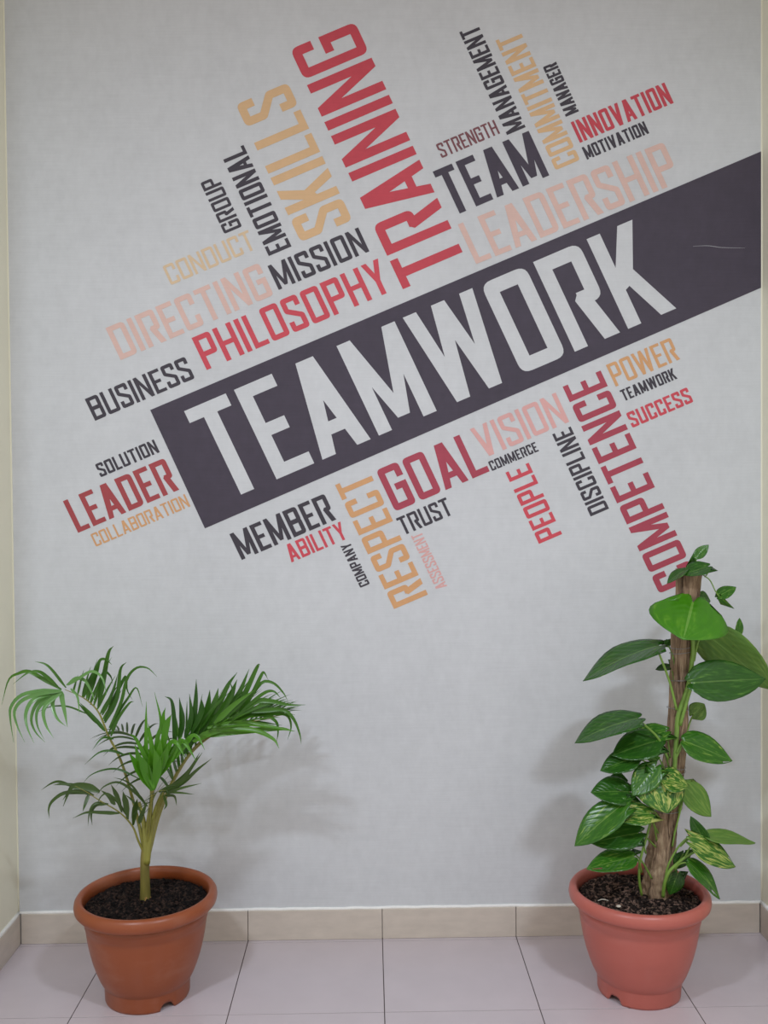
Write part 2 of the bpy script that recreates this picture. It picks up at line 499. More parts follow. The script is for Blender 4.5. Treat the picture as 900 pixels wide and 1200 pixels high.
def glyph(ch, W, w):
    """list of polygons for a condensed poster capital of width W, height 1 and stroke w"""
    h = w / 2
    wb = w * 0.92
    hb = wb / 2
    q = lambda x0, y0, x1, y1: V2((x0, y0), (x1, y0), (x1, y1), (x0, y1))
    stem = q(0, 0, w, 1)
    if ch == 'I':
        return [q(0, 0, W, 1)]
    if ch == 'L':
        return [stem, q(0, 0, W, wb)]
    if ch == 'T':
        return [q(0, 1 - wb, W, 1), q(W / 2 - h, 0, W / 2 + h, 1)]
    if ch == 'E':
        return [stem, q(0, 0, W, wb), q(0, 1 - wb, W, 1), q(0, .5 - hb, W * .84, .5 + hb)]
    if ch == 'H':
        return [stem, q(W - w, 0, W, 1), q(0, .5 - hb, W, .5 + hb)]
    if ch == 'O':
        return [stroke([(W / 2, 1 - h), (h, 1 - h), (h, h), (W / 2, h)], w), stroke([(W / 2, h), (W - h, h), (W - h, 1 - h), (W / 2, 1 - h)], w)]
    if ch == 'U':
        return [stroke([(h, 1), (h, h), (W - h, h), (W - h, 1)], w)]
    if ch == 'C':
        return [stroke([(W - h, .66), (W - h, 1 - h), (h, 1 - h), (h, h), (W - h, h), (W - h, .34)], w)]
    if ch == 'G':
        return [stroke([(W - h, .69), (W - h, 1 - h), (h, 1 - h), (h, h), (W - h, h), (W - h, .50), (W * .46, .50)], w, corners=[1, 1, 1, 1, 1, 0, 1])]
    if ch == 'S':
        return [stroke([(W - h, .70), (W - h, 1 - h), (h, 1 - h), (h, .63), (W - h, .39), (W - h, h), (h, h), (h, .30)], w)]
    if ch == 'D':
        return [stem, stroke([(0, 1 - h), (W - h, 1 - h), (W - h, h), (0, h)], w, ro=.14)]
    if ch == 'P':
        return [stem, stroke([(0, 1 - h), (W - h, 1 - h), (W - h, .44), (0, .44)], w)]
    if ch == 'R':
        return [stem, stroke([(0, 1 - h), (W - h, 1 - h), (W - h, .47), (W * .52, .47)], w),
                V2((W * .44, .47), (W - w * 1.16, 0), (W, 0), (W * .44 + w * 1.15, .47), (W * .52, .52))]
    if ch == 'B':
        return [stem, stroke([(0, 1 - h), (W - h, 1 - h), (W - h, .52), (0, .52)], w, ro=.13),
                stroke([(0, .50), (W - h, .50), (W - h, h), (0, h)], w, ro=.13)]
    if ch == 'K':
        return [stem, V2((w * .8, .36), (w * 1.7, .42), (W * .95, 1), (W * .95 - w * 1.15, 1), (w * .8, .56)),
                V2((w * 1.05, .50), (W - w * 1.15, 0), (W, 0), (w * 2.0, .56))]
    if ch == 'N':
        return [stem, q(W - w, 0, W, 1), V2((0, 1), (W - w, 0), (W, 0), (w, 1))]
    if ch == 'M':
        a = w * .5
        return [stem, q(W - w, 0, W, 1), V2((0, 1), (W / 2 - a * .9, .09), (W / 2 + a * .9, .09), (w, 1)),
                V2((W - w, 1), (W / 2 - a * .9, .09), (W / 2 + a * .9, .09), (W, 1))]
    if ch == 'A':
        t = w * .66
        return [V2((0, 0), (w * 1.02, 0), (W / 2 + t, 1), (W / 2 - t, 1)), V2((W - w * 1.02, 0), (W, 0), (W / 2 + t, 1), (W / 2 - t, 1)),
                q(W * .2, .20, W * .8, .20 + wb)]
    if ch == 'V':
        t = w * .62
        return [V2((W / 2 - t, 0), (W / 2 + t, 0), (w * 1.02, 1), (0, 1)), V2((W / 2 - t, 0), (W / 2 + t, 0), (W, 1), (W - w * 1.02, 1))]
    if ch == 'W':
        t = w * .5
        a, b = W * .27, W * .73
        return [V2((a - t, 0), (a + t, 0), (w, 1), (0, 1)), V2((a - t, 0), (a + t, 0), (W / 2 + t, 1), (W / 2 - t, 1)),
                V2((b - t, 0), (b + t, 0), (W / 2 + t, 1), (W / 2 - t, 1)), V2((b - t, 0), (b + t, 0), (W, 1), (W - w, 1))]
    if ch == 'Y':
        return [q(W / 2 - h, 0, W / 2 + h, .48), V2((W / 2 - h, .42), (W / 2 + h, .42), (w * 1.05, 1), (0, 1)),
                V2((W / 2 - h, .42), (W / 2 + h, .42), (W, 1), (W - w * 1.05, 1))]
    return [stem]

def union_mesh(polys, tr, y0, y1):
    """union of flat polygons, mapped to the wall by tr(x, y) -> (X, Z), printed from y0 (wall) to y1 (front)"""
    verts, faces = [], []
    for p in polys:
        area = sum(p[i - 1].x * p[i].y - p[i].x * p[i - 1].y for i in range(len(p)))
        if area < 0:
            p = p[::-1]
        faces.append(list(range(len(verts), len(verts) + len(p))))
        verts += [Vector((v.x, v.y)) for v in p]
    vo, eo, fo, ov, oe, of = delaunay_2d_cdt(verts, [], faces, 0, 1e-5)
    bm = bmesh.new()
    bv = []
    for v in vo:
        X, Z = tr(v.x, v.y)
        bv.append(bm.verts.new((X, y1, Z)))
    for f, src in zip(fo, of):
        if src:
            try:
                bm.faces.new([bv[i] for i in f])
            except ValueError:
                pass
    for v in [v for v in bm.verts if not v.link_faces]:
        bm.verts.remove(v)
    bmesh.ops.recalc_face_normals(bm, faces=bm.faces[:])
    bm.normal_update()
    if sum(f.normal.y * f.calc_area() for f in bm.faces) > 0:
        bmesh.ops.reverse_faces(bm, faces=bm.faces[:])
    edges = [e for e in bm.edges if len(e.link_faces) == 1]
    r = bmesh.ops.extrude_edge_only(bm, edges=edges)
    for v in [g for g in r['geom'] if isinstance(g, bmesh.types.BMVert)]:
        v.co.y = y0
    bm.normal_update()
    return bm

def cs(deg):
    return Vector((math.cos(math.radians(deg)), math.sin(math.radians(deg))))
A1, A2 = 22.7, 114.9

mural = thing('word_cloud_mural', 'word cloud mural with TEAMWORK on a slanted dark band across the papered wall', 'mural', (0.0, WY - 0.0005, 1.6))
PY0, PY1 = WY - 0.0002, WY - 0.0008
bm = union_mesh([V2((-0.6711, 1.5800), (-0.5147, 1.2296), (1.1400, 1.9295), (1.1400, 2.3310))], lambda x, y: (x, y), PY0, PY1)
o = obj('banner', bm, M['dark'], mural, smooth=False); o['label'] = 'dark charcoal slanted band behind the large TEAMWORK'

# word, direction (h = along the slope, v = reading upwards), baseline start X, Z, length, cap height, ink, colour word, [slope]
WORDS = [
    ('TRAINING', 'v', 0.2671, 2.0102, 0.7730, 0.2062, 'red', 'red', 0.13),
    ('SKILLS', 'v', -0.0706, 2.1342, 0.4422, 0.1651, 'tan', 'tan'),
    ('EMOTIONAL', 'v', -0.2503, 2.0578, 0.3267, 0.0726, 'charcoal', 'charcoal'),
    ('GROUP', 'v', -0.3949, 2.1168, 0.1639, 0.0564, 'charcoal', 'charcoal'),
    ('CONDUCT', 'h', -0.6048, 1.9460, 0.2732, 0.0606, 'cream_tan', 'pale tan', 0.13),
    ('DIRECTING', 'h', -0.7554, 1.7272, 0.4893, 0.1035, 'peach', 'pale pink'),
    ('BUSINESS', 'h', -0.8330, 1.5494, 0.3193, 0.0705, 'charcoal', 'charcoal'),
    ('PHILOSOPHY', 'h', -0.5034, 1.6966, 0.5971, 0.1038, 'pink_red', 'pinkish red'),
    ('MISSION', 'h', -0.2890, 1.9304, 0.2903, 0.0772, 'charcoal', 'charcoal'),
    ('STRENGTH', 'h', 0.1947, 2.3140, 0.1865, 0.0440, 'maroon', 'dull maroon', 0.13),
    ('MANAGEMENT', 'v', 0.4422, 2.4041, 0.3303, 0.0595, 'charcoal', 'charcoal'),
    ('COMMITMENT', 'v', 0.6025, 2.3081, 0.4172, 0.0782, 'tan', 'tan'),
    ('MANAGER', 'v', 0.6001, 2.4501, 0.1599, 0.0422, 'charcoal', 'charcoal'),
    ('INNOVATION', 'h', 0.6029, 2.3576, 0.3012, 0.0660, 'red', 'red'),
    ('MOTIVATION', 'h', 0.6238, 2.3083, 0.1998, 0.0391, 'charcoal', 'charcoal'),
    ('TEAM', 'h', 0.2278, 2.1442, 0.3075, 0.1438, 'dark', 'charcoal'),
    ('LEADERSHIP', 'h', 0.2940, 2.0036, 0.6550, 0.1280, 'peach', 'pale pink', 0.13, -1.2),
    ('SOLUTION', 'h', -0.8186, 1.3831, 0.1885, 0.0416, 'charcoal', 'charcoal'),
    ('LEADER', 'h', -0.8879, 1.2197, 0.3243, 0.1034, 'brick', 'brick red'),
    ('COLLABORATION', 'h', -0.8358, 1.1783, 0.3029, 0.0404, 'orange', 'orange tan', 0.13),
    ('MEMBER', 'h', -0.4069, 1.1351, 0.3048, 0.0846, 'charcoal', 'charcoal'),
    ('ABILITY', 'h', -0.2598, 1.1263, 0.1829, 0.0547, 'pink_red', 'pinkish red'),
    ('COMPANY', 'v', -0.0284, 1.0607, 0.1374, 0.0308, 'charcoal', 'charcoal'),
    ('RESPECT', 'v', 0.1439, 1.0271, 0.4076, 0.1095, 'orange', 'orange tan'),
    ('ASSESSMENT', 'v', 0.2013, 1.0520, 0.1790, 0.0338, 'rose', 'rose', 0.13),
    ('GOAL', 'h', 0.0492, 1.2743, 0.3044, 0.1350, 'crimson', 'crimson'),
    ('TRUST', 'h', 0.0737, 1.2034, 0.1607, 0.0555, 'charcoal', 'charcoal'),
    ('VISION', 'h', 0.3120, 1.4296, 0.2770, 0.0957, 'rose', 'rose', 0.13),
    ('COMMERCE', 'h', 0.3375, 1.3923, 0.1513, 0.0300, 'charcoal', 'charcoal'),
    ('PEOPLE', 'v', 0.5448, 1.2035, 0.2344, 0.0749, 'pink_red', 'pinkish red'),
    ('DISCIPLINE', 'v', 0.6852, 1.2779, 0.2699, 0.0595, 'charcoal', 'charcoal'),
    ('COMPETENCE', 'v', 0.9478, 1.0703, 0.6806, 0.1224, 'crimson', 'crimson'),
    ('POWER', 'h', 0.7067, 1.6396, 0.2081, 0.0706, 'orange', 'orange tan', 0.13),
    ('TEAMWORK', 'h', 0.7320, 1.5962, 0.1723, 0.0348, 'charcoal', 'charcoal'),
    ('SUCCESS', 'h', 0.7563, 1.5170, 0.1973, 0.0478, 'pink_red', 'pinkish red'),
    ('TEAMWORK', 'h', -0.4488, 1.3111, 1.4480, 0.2919, 'white_ink', 'pale'),
]
seen = set()
for wd in WORDS:
    text, way, X0, Z0, Ln, Hc, ink, cname = wd[:8]
    w = wd[8] if len(wd) > 8 and wd[8] else (0.165 if Hc < .05 else 0.145)
    a1 = A1 + (wd[9] if len(wd) > 9 else 0)
    a2 = A2
    if way == 'h':
        ex, ey = cs(a1), cs(a2)
    else:
        ex, ey = cs(a2), -cs(a1)
    nat = sum(WID[c] for c in text) + SPACE * (len(text) - 1)
    sx = Ln / Hc / nat
    polys = []
    x = 0
    for c in text:
        Wc = WID[c] * sx if c != 'I' else w
        for p in glyph(c, Wc, w):
            polys.append([Vector((v.x + x, v.y)) for v in p])
        x += WID[c] * sx + SPACE * sx if c != 'I' else w + SPACE * sx
    k = (Ln / Hc) / (x - SPACE * sx)
    tr = lambda x_, y_: (X0 + (x_ * k * ex.x + y_ * ey.x) * Hc, Z0 + (x_ * k * ex.y + y_ * ey.y) * Hc)
    big = text == 'TEAMWORK' and Ln > 1
    bm = union_mesh(polys, tr, PY0 - (0.0006 if big else 0), PY1 - (0.0005 if big else 0))
    o = obj('word', bm, M[ink], mural, smooth=False)
    size = 'large ' if Hc > .12 else 'small ' if Hc < .05 else ''
    o['label'] = '%s%s word %s %s' % (size, cname, text, 'printed along the slope' if way == 'h' else 'reading upwards')
# a scuff in the print near the right end of the band
bm = bmesh.new()
sp = [at(812, 288.5, PY1 - 0.0001), at(830, 288, PY1 - 0.0001), at(846, 290, PY1 - 0.0001), at(873, 290.5, PY1 - 0.0001)]
tube(bm, sp, [0.0002, 0.0006, 0.0005, 0.0002], 5, 16, flat=0.3)
o = obj('scuff', bm, M['white_ink'], mural); o['label'] = 'thin white scuff on the dark band'

# ------------------------------------------------------------------ flower pots
def pot_parts(root, mt, seed, notch0, soil_mt, chips, chip_size, RS):
    cx, cy = root.location.x, root.location.y
    prof = [(0.0, 0.012), (0.098, 0.012), (0.103, 0.0), (0.1085, 0.0), (0.1105, 0.006), (0.1115, 0.040), (0.1125, 0.043), (0.1165, 0.047),
            (0.1240, 0.062), (0.1330, 0.085), (0.1410, 0.110), (0.1480, 0.138), (0.1530, 0.165), (0.1565, 0.190),
            (0.1580, 0.203), (0.1600, 0.205), (0.1602, 0.214), (0.1622, 0.2165), (0.1624, 0.236)]
    def zmod(j, th, z):
        if j in (2, 3, 4):
            for k in range(3):
                d = (th - notch0 - k * 2.094 + math.pi) % (2 * math.pi) - math.pi
                if abs(d) < 0.19:
                    return z + 0.018 * max(0.0, 1 - (abs(d) / 0.19) ** 4) + (0.002 if j == 4 else 0)
        return z
    k = RS
    bm = bmesh.new()
    inner = [(0.1580, 0.2365), (0.1570, 0.20), (0.15, 0.17)]
    lathe(bm, [(r * k, z) for r, z in prof] + [(r * k, z) for r, z in inner], 160, zmod)
    for v in bm.verts:
        v.co += Vector((cx, cy, 0))
    o = obj('pot', bm, mt, root)
    # rolled lip
    bm = bmesh.new()
    lip = [(0.1600, 0.2345), (0.1700, 0.2350), (0.1790, 0.2385), (0.1845, 0.2450), (0.1862, 0.2540), (0.1848, 0.2640), (0.1800, 0.2715),
           (0.1740, 0.2745), (0.1680, 0.2735), (0.1640, 0.2690), (0.1625, 0.2600), (0.1600, 0.2345)]
    n = 128
    rings = [[bm.verts.new((cx + r * k * math.cos(2 * math.pi * q / n), cy + r * k * math.sin(2 * math.pi * q / n), z)) for q in range(n)] for r, z in lip[:-1]]
    for j in range(len(rings)):
        a, b = rings[j], rings[(j + 1) % len(rings)]
        for q in range(n):
            bm.faces.new((a[q], a[(q + 1) % n], b[(q + 1) % n], b[q]))
    obj('rim', bm, mt, root)
    # soil
    rg = random.Random(seed)
    bm = bmesh.new()
    R0 = 0.1622 * k
    NR, NA = 34, 120
    prev = None
    cen = bm.verts.new((cx, cy, SOIL_Z + 0.012))
    for i in range(1, NR + 1):
        r = R0 * i / NR
        ring = []
        for q in range(NA):
            th = 2 * math.pi * q / NA
            x, y = r * math.cos(th), r * math.sin(th)
            z = SOIL_Z + 0.012 * (1 - (i / NR) ** 2)
            z += min(1, 4 * (1 - i / NR) + 0.2) * 0.013 * mnoise.noise(Vector((x * 55, y * 45, seed))) + 0.007 * mnoise.noise(Vector((x * 130, y * 130, seed + 7)))
            ring.append(bm.verts.new((cx + x, cy + y, z)))
        for q in range(NA):
            if prev is None:
                bm.faces.new((cen, ring[q], ring[(q + 1) % NA]))
            else:
                bm.faces.new((prev[q], ring[q], ring[(q + 1) % NA], prev[(q + 1) % NA]))
        prev = ring
    for _ in range(chips):
        r = R0 * 0.94 * math.sqrt(rg.random()); th = rg.uniform(0, 6.283)
        s = chip_size * rg.uniform(0.4, 1.3)
        b0 = bmesh.ops.create_icosphere(bm, subdivisions=1, radius=1.0)['verts']
        mt_ = Matrix.Translation((cx + r * math.cos(th), cy + r * math.sin(th), SOIL_Z + 0.012 * (1 - (r / R0) ** 2) + s * 0.25)) \
            @ Matrix.Rotation(rg.uniform(0, 6.28), 4, 'Z') @ Matrix.Rotation(rg.uniform(-.6, .6), 4, 'X') \
            @ Matrix.Diagonal((s * rg.uniform(.7, 1.6), s * rg.uniform(.4, .8), s * rg.uniform(.25, .5), 1))
        for v in b0:
            v.co = mt_ @ (v.co * rg.uniform(0.75, 1.2))
    so = obj('soil', bm, soil_mt, root)
    so['label'] = 'dark potting soil filling the pot'
    return so
SOIL_Z = 0.242

# ------------------------------------------------------------------ palm
palm = thing('potted_palm', 'feathery green palm with arching fronds in an orange terracotta-coloured pot', 'potted plant', (-0.6305, -0.2872, 0.0))
pot_parts(palm, M['pot_orange'], 3, math.radians(-50), M['soil'], 900, 0.0045, 1.0)

def leaflet(bm, P, d, nrm, L, w, droop, curl, rg, seg=9):
    """narrow folded leaflet strip arching under its own weight"""
    d = d.normalized()
    c = []
    lat = Vector((d.x, d.y, 0))
    for i in range(seg + 1):
        s = i / seg
        c.append(P + d * (L * (s - 0.18 * droop * s * s)) + Vector((0, 0, -1)) * (L * droop * (s ** 2.3)) + nrm * (L * curl * s * s))
    prev = None
    for i, p in enumerate(c):
        s = i / seg
        t = (c[min(i + 1, seg)] - c[max(i - 1, 0)]).normalized()
        side = t.cross(nrm)
        if side.length < 1e-3:
            side = t.cross(Vector((0.3, 0.8, 0.2)))
        side.normalize()
        up = side.cross(t)
        hw = 0.5 * w * min(1.0, 0.35 + s * 4.5) * max(0.04, (1 - s ** 2.0)) 
        row = [bm.verts.new(p - side * hw + up * hw * 0.35), bm.verts.new(p), bm.verts.new(p + side * hw + up * hw * 0.35)]
        if prev:
            for k in range(2):
                bm.faces.new((prev[k], prev[k + 1], row[k + 1], row[k]))
        prev = row

def frond(pts, r0, tau0, up, rows, mt, seed, stalk='palm_stalk'):
    """pts: stalk from the crown to the tip; rows: (side, count, t from, t to, length, phi0, phi1, lift, droop, width, curl)"""
    rg = random.Random(seed)
    up = Vector(up).normalized()
    bm = bmesh.new()
    tube(bm, pts, [r0, r0 * 0.75, r0 * 0.55, r0 * 0.35, r0 * 0.15], 7, 40)
    st = obj('frond', bm, M[stalk], palm)
    c = catmull(pts, 80)
    bm = bmesh.new()
    for side, n, ta, tb, L, ph0, ph1, lift, droop, w, curl in rows:
        for i in range(n):
            tau = i / max(1, n - 1)
            t = ta + (tb - ta) * tau
            k = min(int(t * 80), 79)
            P = c[k].lerp(c[k + 1], t * 80 - k)
            T_ = (c[min(k + 2, 80)] - c[max(k - 1, 0)]).normalized()
            S = T_.cross(up).normalized() * side
            Nn = S.cross(T_) * side
            ph = math.radians(ph0 + (ph1 - ph0) * tau + rg.uniform(-5, 5))
            lf = math.radians(lift + rg.uniform(-7, 7))
            d = T_ * math.cos(ph) + (S * math.cos(lf) + Nn * math.sin(lf)) * math.sin(ph)
            prof = 0.72 + 0.42 * math.sin(math.pi * min(1, tau * 0.9 + 0.12)) - 0.25 * tau ** 3
            leaflet(bm, P, d, Nn, L * prof * rg.uniform(0.9, 1.08), w * (0.8 + 0.3 * math.sin(math.pi * min(1, tau + 0.1))), droop * rg.uniform(0.75, 1.25), curl, rg)
    # leaflets must not enter the wall
    for v in bm.verts:
        if v.co.y > -0.006:
            v.co.y = -0.006
        if v.co.x < XL + 0.012:
            v.co.x = XL + 0.012
    if rows:
        obj('leaflets', bm, M[mt], st)
    else:
        bm.free()
    return st

Y0 = -0.287
# stem with sheaths
bm = bmesh.new()
tube(bm, [at(170.5, 1064, Y0), at(170, 1040, Y0), at(169.5, 1012, Y0), at(171, 985, Y0)], [0.0155, 0.0135, 0.0125, 0.012, 0.009], 14, 24,
     bump=lambda s, th: 1 + 0.06 * math.sin(3 * th + 4 * s))
obj('stem', bm, M['palm_trunk'], palm)
for pp, r in (([(171, 1012), (170, 985), (168, 962), (163, 940)], .007), ([(172, 1012), (176, 980), (183, 950), (191, 928)], .0085), ([(170, 1012), (172, 980), (176, 950), (179, 925)], .007)):
    bm = bmesh.new()
    tube(bm, [at(x, y, Y0 - 0.006) for x, y in pp], [r, r, r * .9, r * .6], 9, 20)
    obj('leaf_sheath', bm, M['palm_stalk'], palm)
bm = bmesh.new()
rg = random.Random(8)
for k in range(22):
    a = rg.uniform(-3.3, 0.3); p = at(171, 1060, Y0)
    h = rg.uniform(.008, .03)
    e = p + Vector((math.cos(a) * rg.uniform(.016, .034), math.sin(a) * rg.uniform(.016, .034), -0.004))
    tube(bm, [p + Vector((math.cos(a) * .013, math.sin(a) * .013, h)), (p + e) / 2 + Vector((0, 0, h * .5)), e], [.0014, .001, .0006], 4, 6)
o = obj('roots', bm, M['root'], palm); o['label'] = 'straw coloured dry roots at the foot of the stem'

A = lambda L, y0, y1: [at(x, y, y0 + (y1 - y0) * (i / (len(L) - 1)) ** 1.2) for i, (x, y) in enumerate(L)]
def blades(stalk, mt, items, ya, yb, seed, name='leaflets', face=(0.15, -1, 0.35)):
    """leaflets drawn one by one: items are (width, blunt, way-points) in photo pixels, standing between depths ya (foot) and yb (tip)"""
    rg = random.Random(seed)
    bm = bmesh.new()
    k = 2.5 / FPX
    for w, blunt, L in items:
        y1 = yb + rg.uniform(-0.03, 0.03)
        y0 = ya + rg.uniform(-0.008, 0.008)
        n = len(L) - 1
        c = catmull([at(x, y, y0 + (y1 - y0) * q / n) for q, (x, y) in enumerate(L)], 18)
        f = Vector(face) + Vector((rg.uniform(-.5, .5), 0, rg.uniform(-.35, .35)))
        f.normalize()
        prev = None
        for q, pt in enumerate(c):
            s = q / 18
            t = (c[min(q + 1, 18)] - c[max(q - 1, 0)]).normalized()
            side = t.cross(f).normalized()
            up = side.cross(t)
            if blunt:
                hw = min(1.0, .30 + s * 2.2) * min(1.0, (1 - s) * 2.6 + .02)
            else:
                hw = min(1.0, .35 + s * 4) * max(.05, 1 - s ** 2.2)
            hw *= .5 * w * k
            row = [bm.verts.new(pt - side * hw + up * hw * .4), bm.verts.new(pt), bm.verts.new(pt + side * hw + up * hw * .4)]
            if prev:
                for e in range(2):
                    bm.faces.new((prev[e], prev[e + 1], row[e + 1], row[e]))
            prev = row
    for v in bm.verts:
        v.co.y = min(v.co.y, -0.006)
        v.co.x = max(v.co.x, XL + 0.012)
    return obj(name, bm, M[mt], stalk)

# tall left frond: green blades on the upper side, pale shining ones falling from the tip
st = frond(A([(170, 1000), (159, 950), (143, 895), (127, 862), (115, 834), (98, 818), (76, 808)], Y0, -0.33), .0052, .5, (0.1, -1, 0.15), [
    (1, 9, .60, .93, .120, 50, 80, 8, .10, .0075, .02)], 'palm_leaf', 11)
blades(st, 'palm_leaf', [
    (4.5, 0, [(130, 863), (138, 843), (151, 825), (157, 822)]), (4.5, 0, [(128, 853), (142, 824), (149, 796), (160, 783), (173, 783), (184, 793)]),
    (5.5, 0, [(123, 847), (137, 817), (141, 785), (148, 776)]), (5, 0, [(120, 838), (132, 812), (138, 790)]),
    (6.5, 0, [(115, 828), (122, 790), (127, 765), (133, 757)]), (5.5, 0, [(103, 822), (112, 793), (117, 775), (124, 773), (131, 779)]),
    (5, 0, [(98, 817), (105, 797), (115, 777)]), (4.5, 0, [(122, 845), (133, 820), (143, 800), (148, 793), (149, 808), (155, 820)]),
    (4, 0, [(110, 823), (120, 805), (123, 788), (130, 793), (132, 802)]), (3.5, 0, [(77.5, 806), (57, 781), (41, 775)]),
    (5, 0, [(72, 808), (53, 797), (34, 787), (22, 789), (10, 797), (2, 826)]), (4.5, 0, [(70, 807), (55, 793), (45, 787), (32, 789), (15, 802)]),
    (5, 0, [(123, 857), (107, 838), (93, 823)]), (4, 0, [(117, 850), (101, 834), (90, 822)]), (2.2, 0, [(103, 837), (80, 828), (60, 828), (43, 835)]),
    (3, 0, [(133, 866), (120, 865), (108, 879)]), (3.2, 0, [(147, 885), (131, 880), (116, 882), (99, 896)]), (2.6, 0, [(162, 912), (140, 902), (123, 902), (107, 908), (97, 918)]),
    (3.5, 0, [(127, 860), (137, 838), (150, 818), (160, 806), (167, 828)]), (3.5, 0, [(106, 826), (116, 800), (124, 782), (131, 770)])], -0.315, -0.33, 31)
blades(st, 'palm_pale', [
    (4.5, 0, [(80, 803), (93, 795), (108, 787), (120, 795), (125, 815)]), (4.5, 0, [(78, 803), (90, 795), (100, 798), (108, 812), (111, 823)]),
    (5, 0, [(72, 809), (47, 810), (25, 815), (13, 828), (12, 843), (16, 870)]), (5, 0, [(72, 810), (50, 812), (27, 820), (17, 833), (20, 850), (29, 870)]),
    (5.5, 0, [(72, 811), (52, 815), (37, 822), (30, 837), (32, 853), (40, 871)]), (5.5, 0, [(72, 811), (53, 817), (42, 827), (37, 843), (42, 858), (53, 870)]),
    (5, 0, [(72, 812), (55, 820), (44, 833), (44, 850), (52, 867)]), (5.5, 0, [(72, 812), (57, 823), (51, 835), (55, 852), (63, 865)]),
    (5.5, 0, [(72, 810), (63, 820), (63, 832), (68, 843), (77, 851)]), (6, 0, [(72, 810), (73, 820), (76, 835), (79, 852)]), (3.5, 0, [(83, 807), (91, 817), (93, 837)])],
    -0.33, -0.36, 32)
# low left frond
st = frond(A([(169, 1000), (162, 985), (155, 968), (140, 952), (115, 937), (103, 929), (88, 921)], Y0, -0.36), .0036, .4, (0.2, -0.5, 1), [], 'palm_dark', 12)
blades(st, 'palm_dark', [
    (9, 0, [(117, 928), (102, 922), (88, 921), (82, 925), (74, 945)]), (3.5, 0, [(85, 922), (70, 916), (60, 918), (48, 926)]), (3.5, 0, [(90, 920), (73, 919), (62, 920)]),
    (4.5, 0, [(102, 930), (77, 929), (62, 938), (57, 948), (58, 959)]), (4.5, 0, [(104, 931), (100, 942), (97, 951)]), (3.5, 0, [(120, 940), (110, 943), (105, 952), (103, 968)]),
    (4.5, 0, [(127, 942), (113, 943), (107, 953), (108, 967)]), (4.5, 0, [(140, 953), (120, 952), (102, 952), (85, 959)]), (6, 0, [(135, 943), (128, 933), (118, 926)]),
    (6.5, 1, [(143, 952), (138, 933), (130, 919)]), (7.5, 1, [(150, 960), (148, 940), (144, 927)]), (6.5, 1, [(156, 967), (158, 948), (161, 936)]), (6.5, 0, [(163, 965), (168, 952), (173, 938)]),
    (3, 0, [(170, 943), (157, 923), (147, 915), (133, 911)]), (3.5, 0, [(173, 945), (160, 930), (140, 917), (123, 921), (113, 932)]), (5, 0, [(110, 932), (96, 927), (82, 928), (73, 938)]),
    (3, 0, [(150, 958), (138, 940), (126, 930), (118, 934), (112, 946)]), (3, 0, [(166, 952), (155, 938), (146, 931)])], -0.33, -0.35, 33)
# big right frond, nearest the wall
frond(A([(174, 1000), (186, 955), (203, 915), (226, 880), (258, 856), (295, 844), (330, 838)], Y0, -0.17), .0068, .4, (-0.35, -0.2, 1), [
    (1, 26, .34, .97, .190, 52, 28, 58, .15, .0150, .0),
    (-1, 22, .34, .97, .180, 50, 28, 48, .18, .0150, .0)], 'palm_leaf', 13)
# second right frond, in front
st = frond(A([(173, 1000), (183, 958), (196, 928), (212, 898), (236, 868), (272, 850), (318, 842)], Y0, -0.34), .006, .4, (-0.3, -0.35, 1), [
    (1, 12, .36, .95, .150, 55, 26, 45, .16, .0120, .0)], 'palm_leaf', 14)
blades(st, 'palm_leaf', [
    (6, 0, [(205, 879), (204, 846), (201, 822), (193, 816)]), (7, 1, [(209, 871), (213, 846), (210, 817)]), (7, 0, [(217, 865), (224, 839), (222, 813)]), (7, 0, [(225, 860), (229, 824), (230, 796)]),
    (7, 1, [(223, 862), (236, 835), (236, 818)]), (7, 1, [(228, 863), (242, 832), (246, 808)]), (7.5, 1, [(232, 862), (250, 829), (256, 806)]), (7.5, 0, [(236, 860), (257, 824), (267, 803), (278, 788)]),
    (8, 1, [(248, 848), (267, 821), (278, 796)]), (8, 0, [(260, 845), (279, 815), (292, 784)]), (7, 0, [(271, 842), (288, 810), (301, 782), (305, 779)]), (5.5, 0, [(274, 845), (293, 817), (305, 793), (309, 788), (314, 796)]),
    (4.5, 0, [(267, 843), (290, 821), (307, 800), (321, 801), (332, 812), (337, 821)]), (6.5, 0, [(279, 838), (301, 822), (320, 822), (338, 826), (358, 826)]), (4.5, 0, [(282, 835), (307, 814), (320, 810), (329, 818)]),
    (5.5, 0, [(285, 835), (313, 832), (332, 832), (344, 843), (351, 860), (353, 872)]), (4.5, 0, [(285, 838), (313, 837), (335, 838), (341, 851), (337, 867)]), (4.5, 0, [(282, 842), (307, 838), (323, 845), (326, 857), (324, 870)]),
    (6.5, 0, [(240, 858), (262, 830), (272, 812), (270, 800)]), (7, 0, [(215, 872), (236, 850), (252, 828), (268, 812)]), (7, 0, [(222, 870), (246, 846), (270, 824), (290, 806)]),
    (6, 0, [(250, 856), (280, 838), (310, 826), (334, 822)]), (6, 0, [(256, 854), (290, 838), (322, 832), (346, 838)]), (7.5, 0, [(212, 886), (228, 864), (240, 842), (246, 830)]),
    (6, 0, [(238, 862), (268, 848), (300, 846), (330, 850)]), (8, 0, [(232, 866), (256, 846), (280, 826), (300, 807)])], -0.33, -0.33, 34)
blades(st, 'palm_mid', [
    (7.5, 0, [(243, 853), (282, 848), (313, 851), (346, 857)]), (7.5, 0, [(236, 860), (267, 854), (298, 856), (320, 866), (327, 877)]), (8.5, 0, [(234, 863), (267, 858), (295, 856), (329, 854), (344, 857)]),
    (8, 0, [(226, 869), (250, 857), (280, 851), (312, 848)]), (7, 0, [(251, 848), (274, 826), (299, 808)])], -0.35, -0.37, 35)
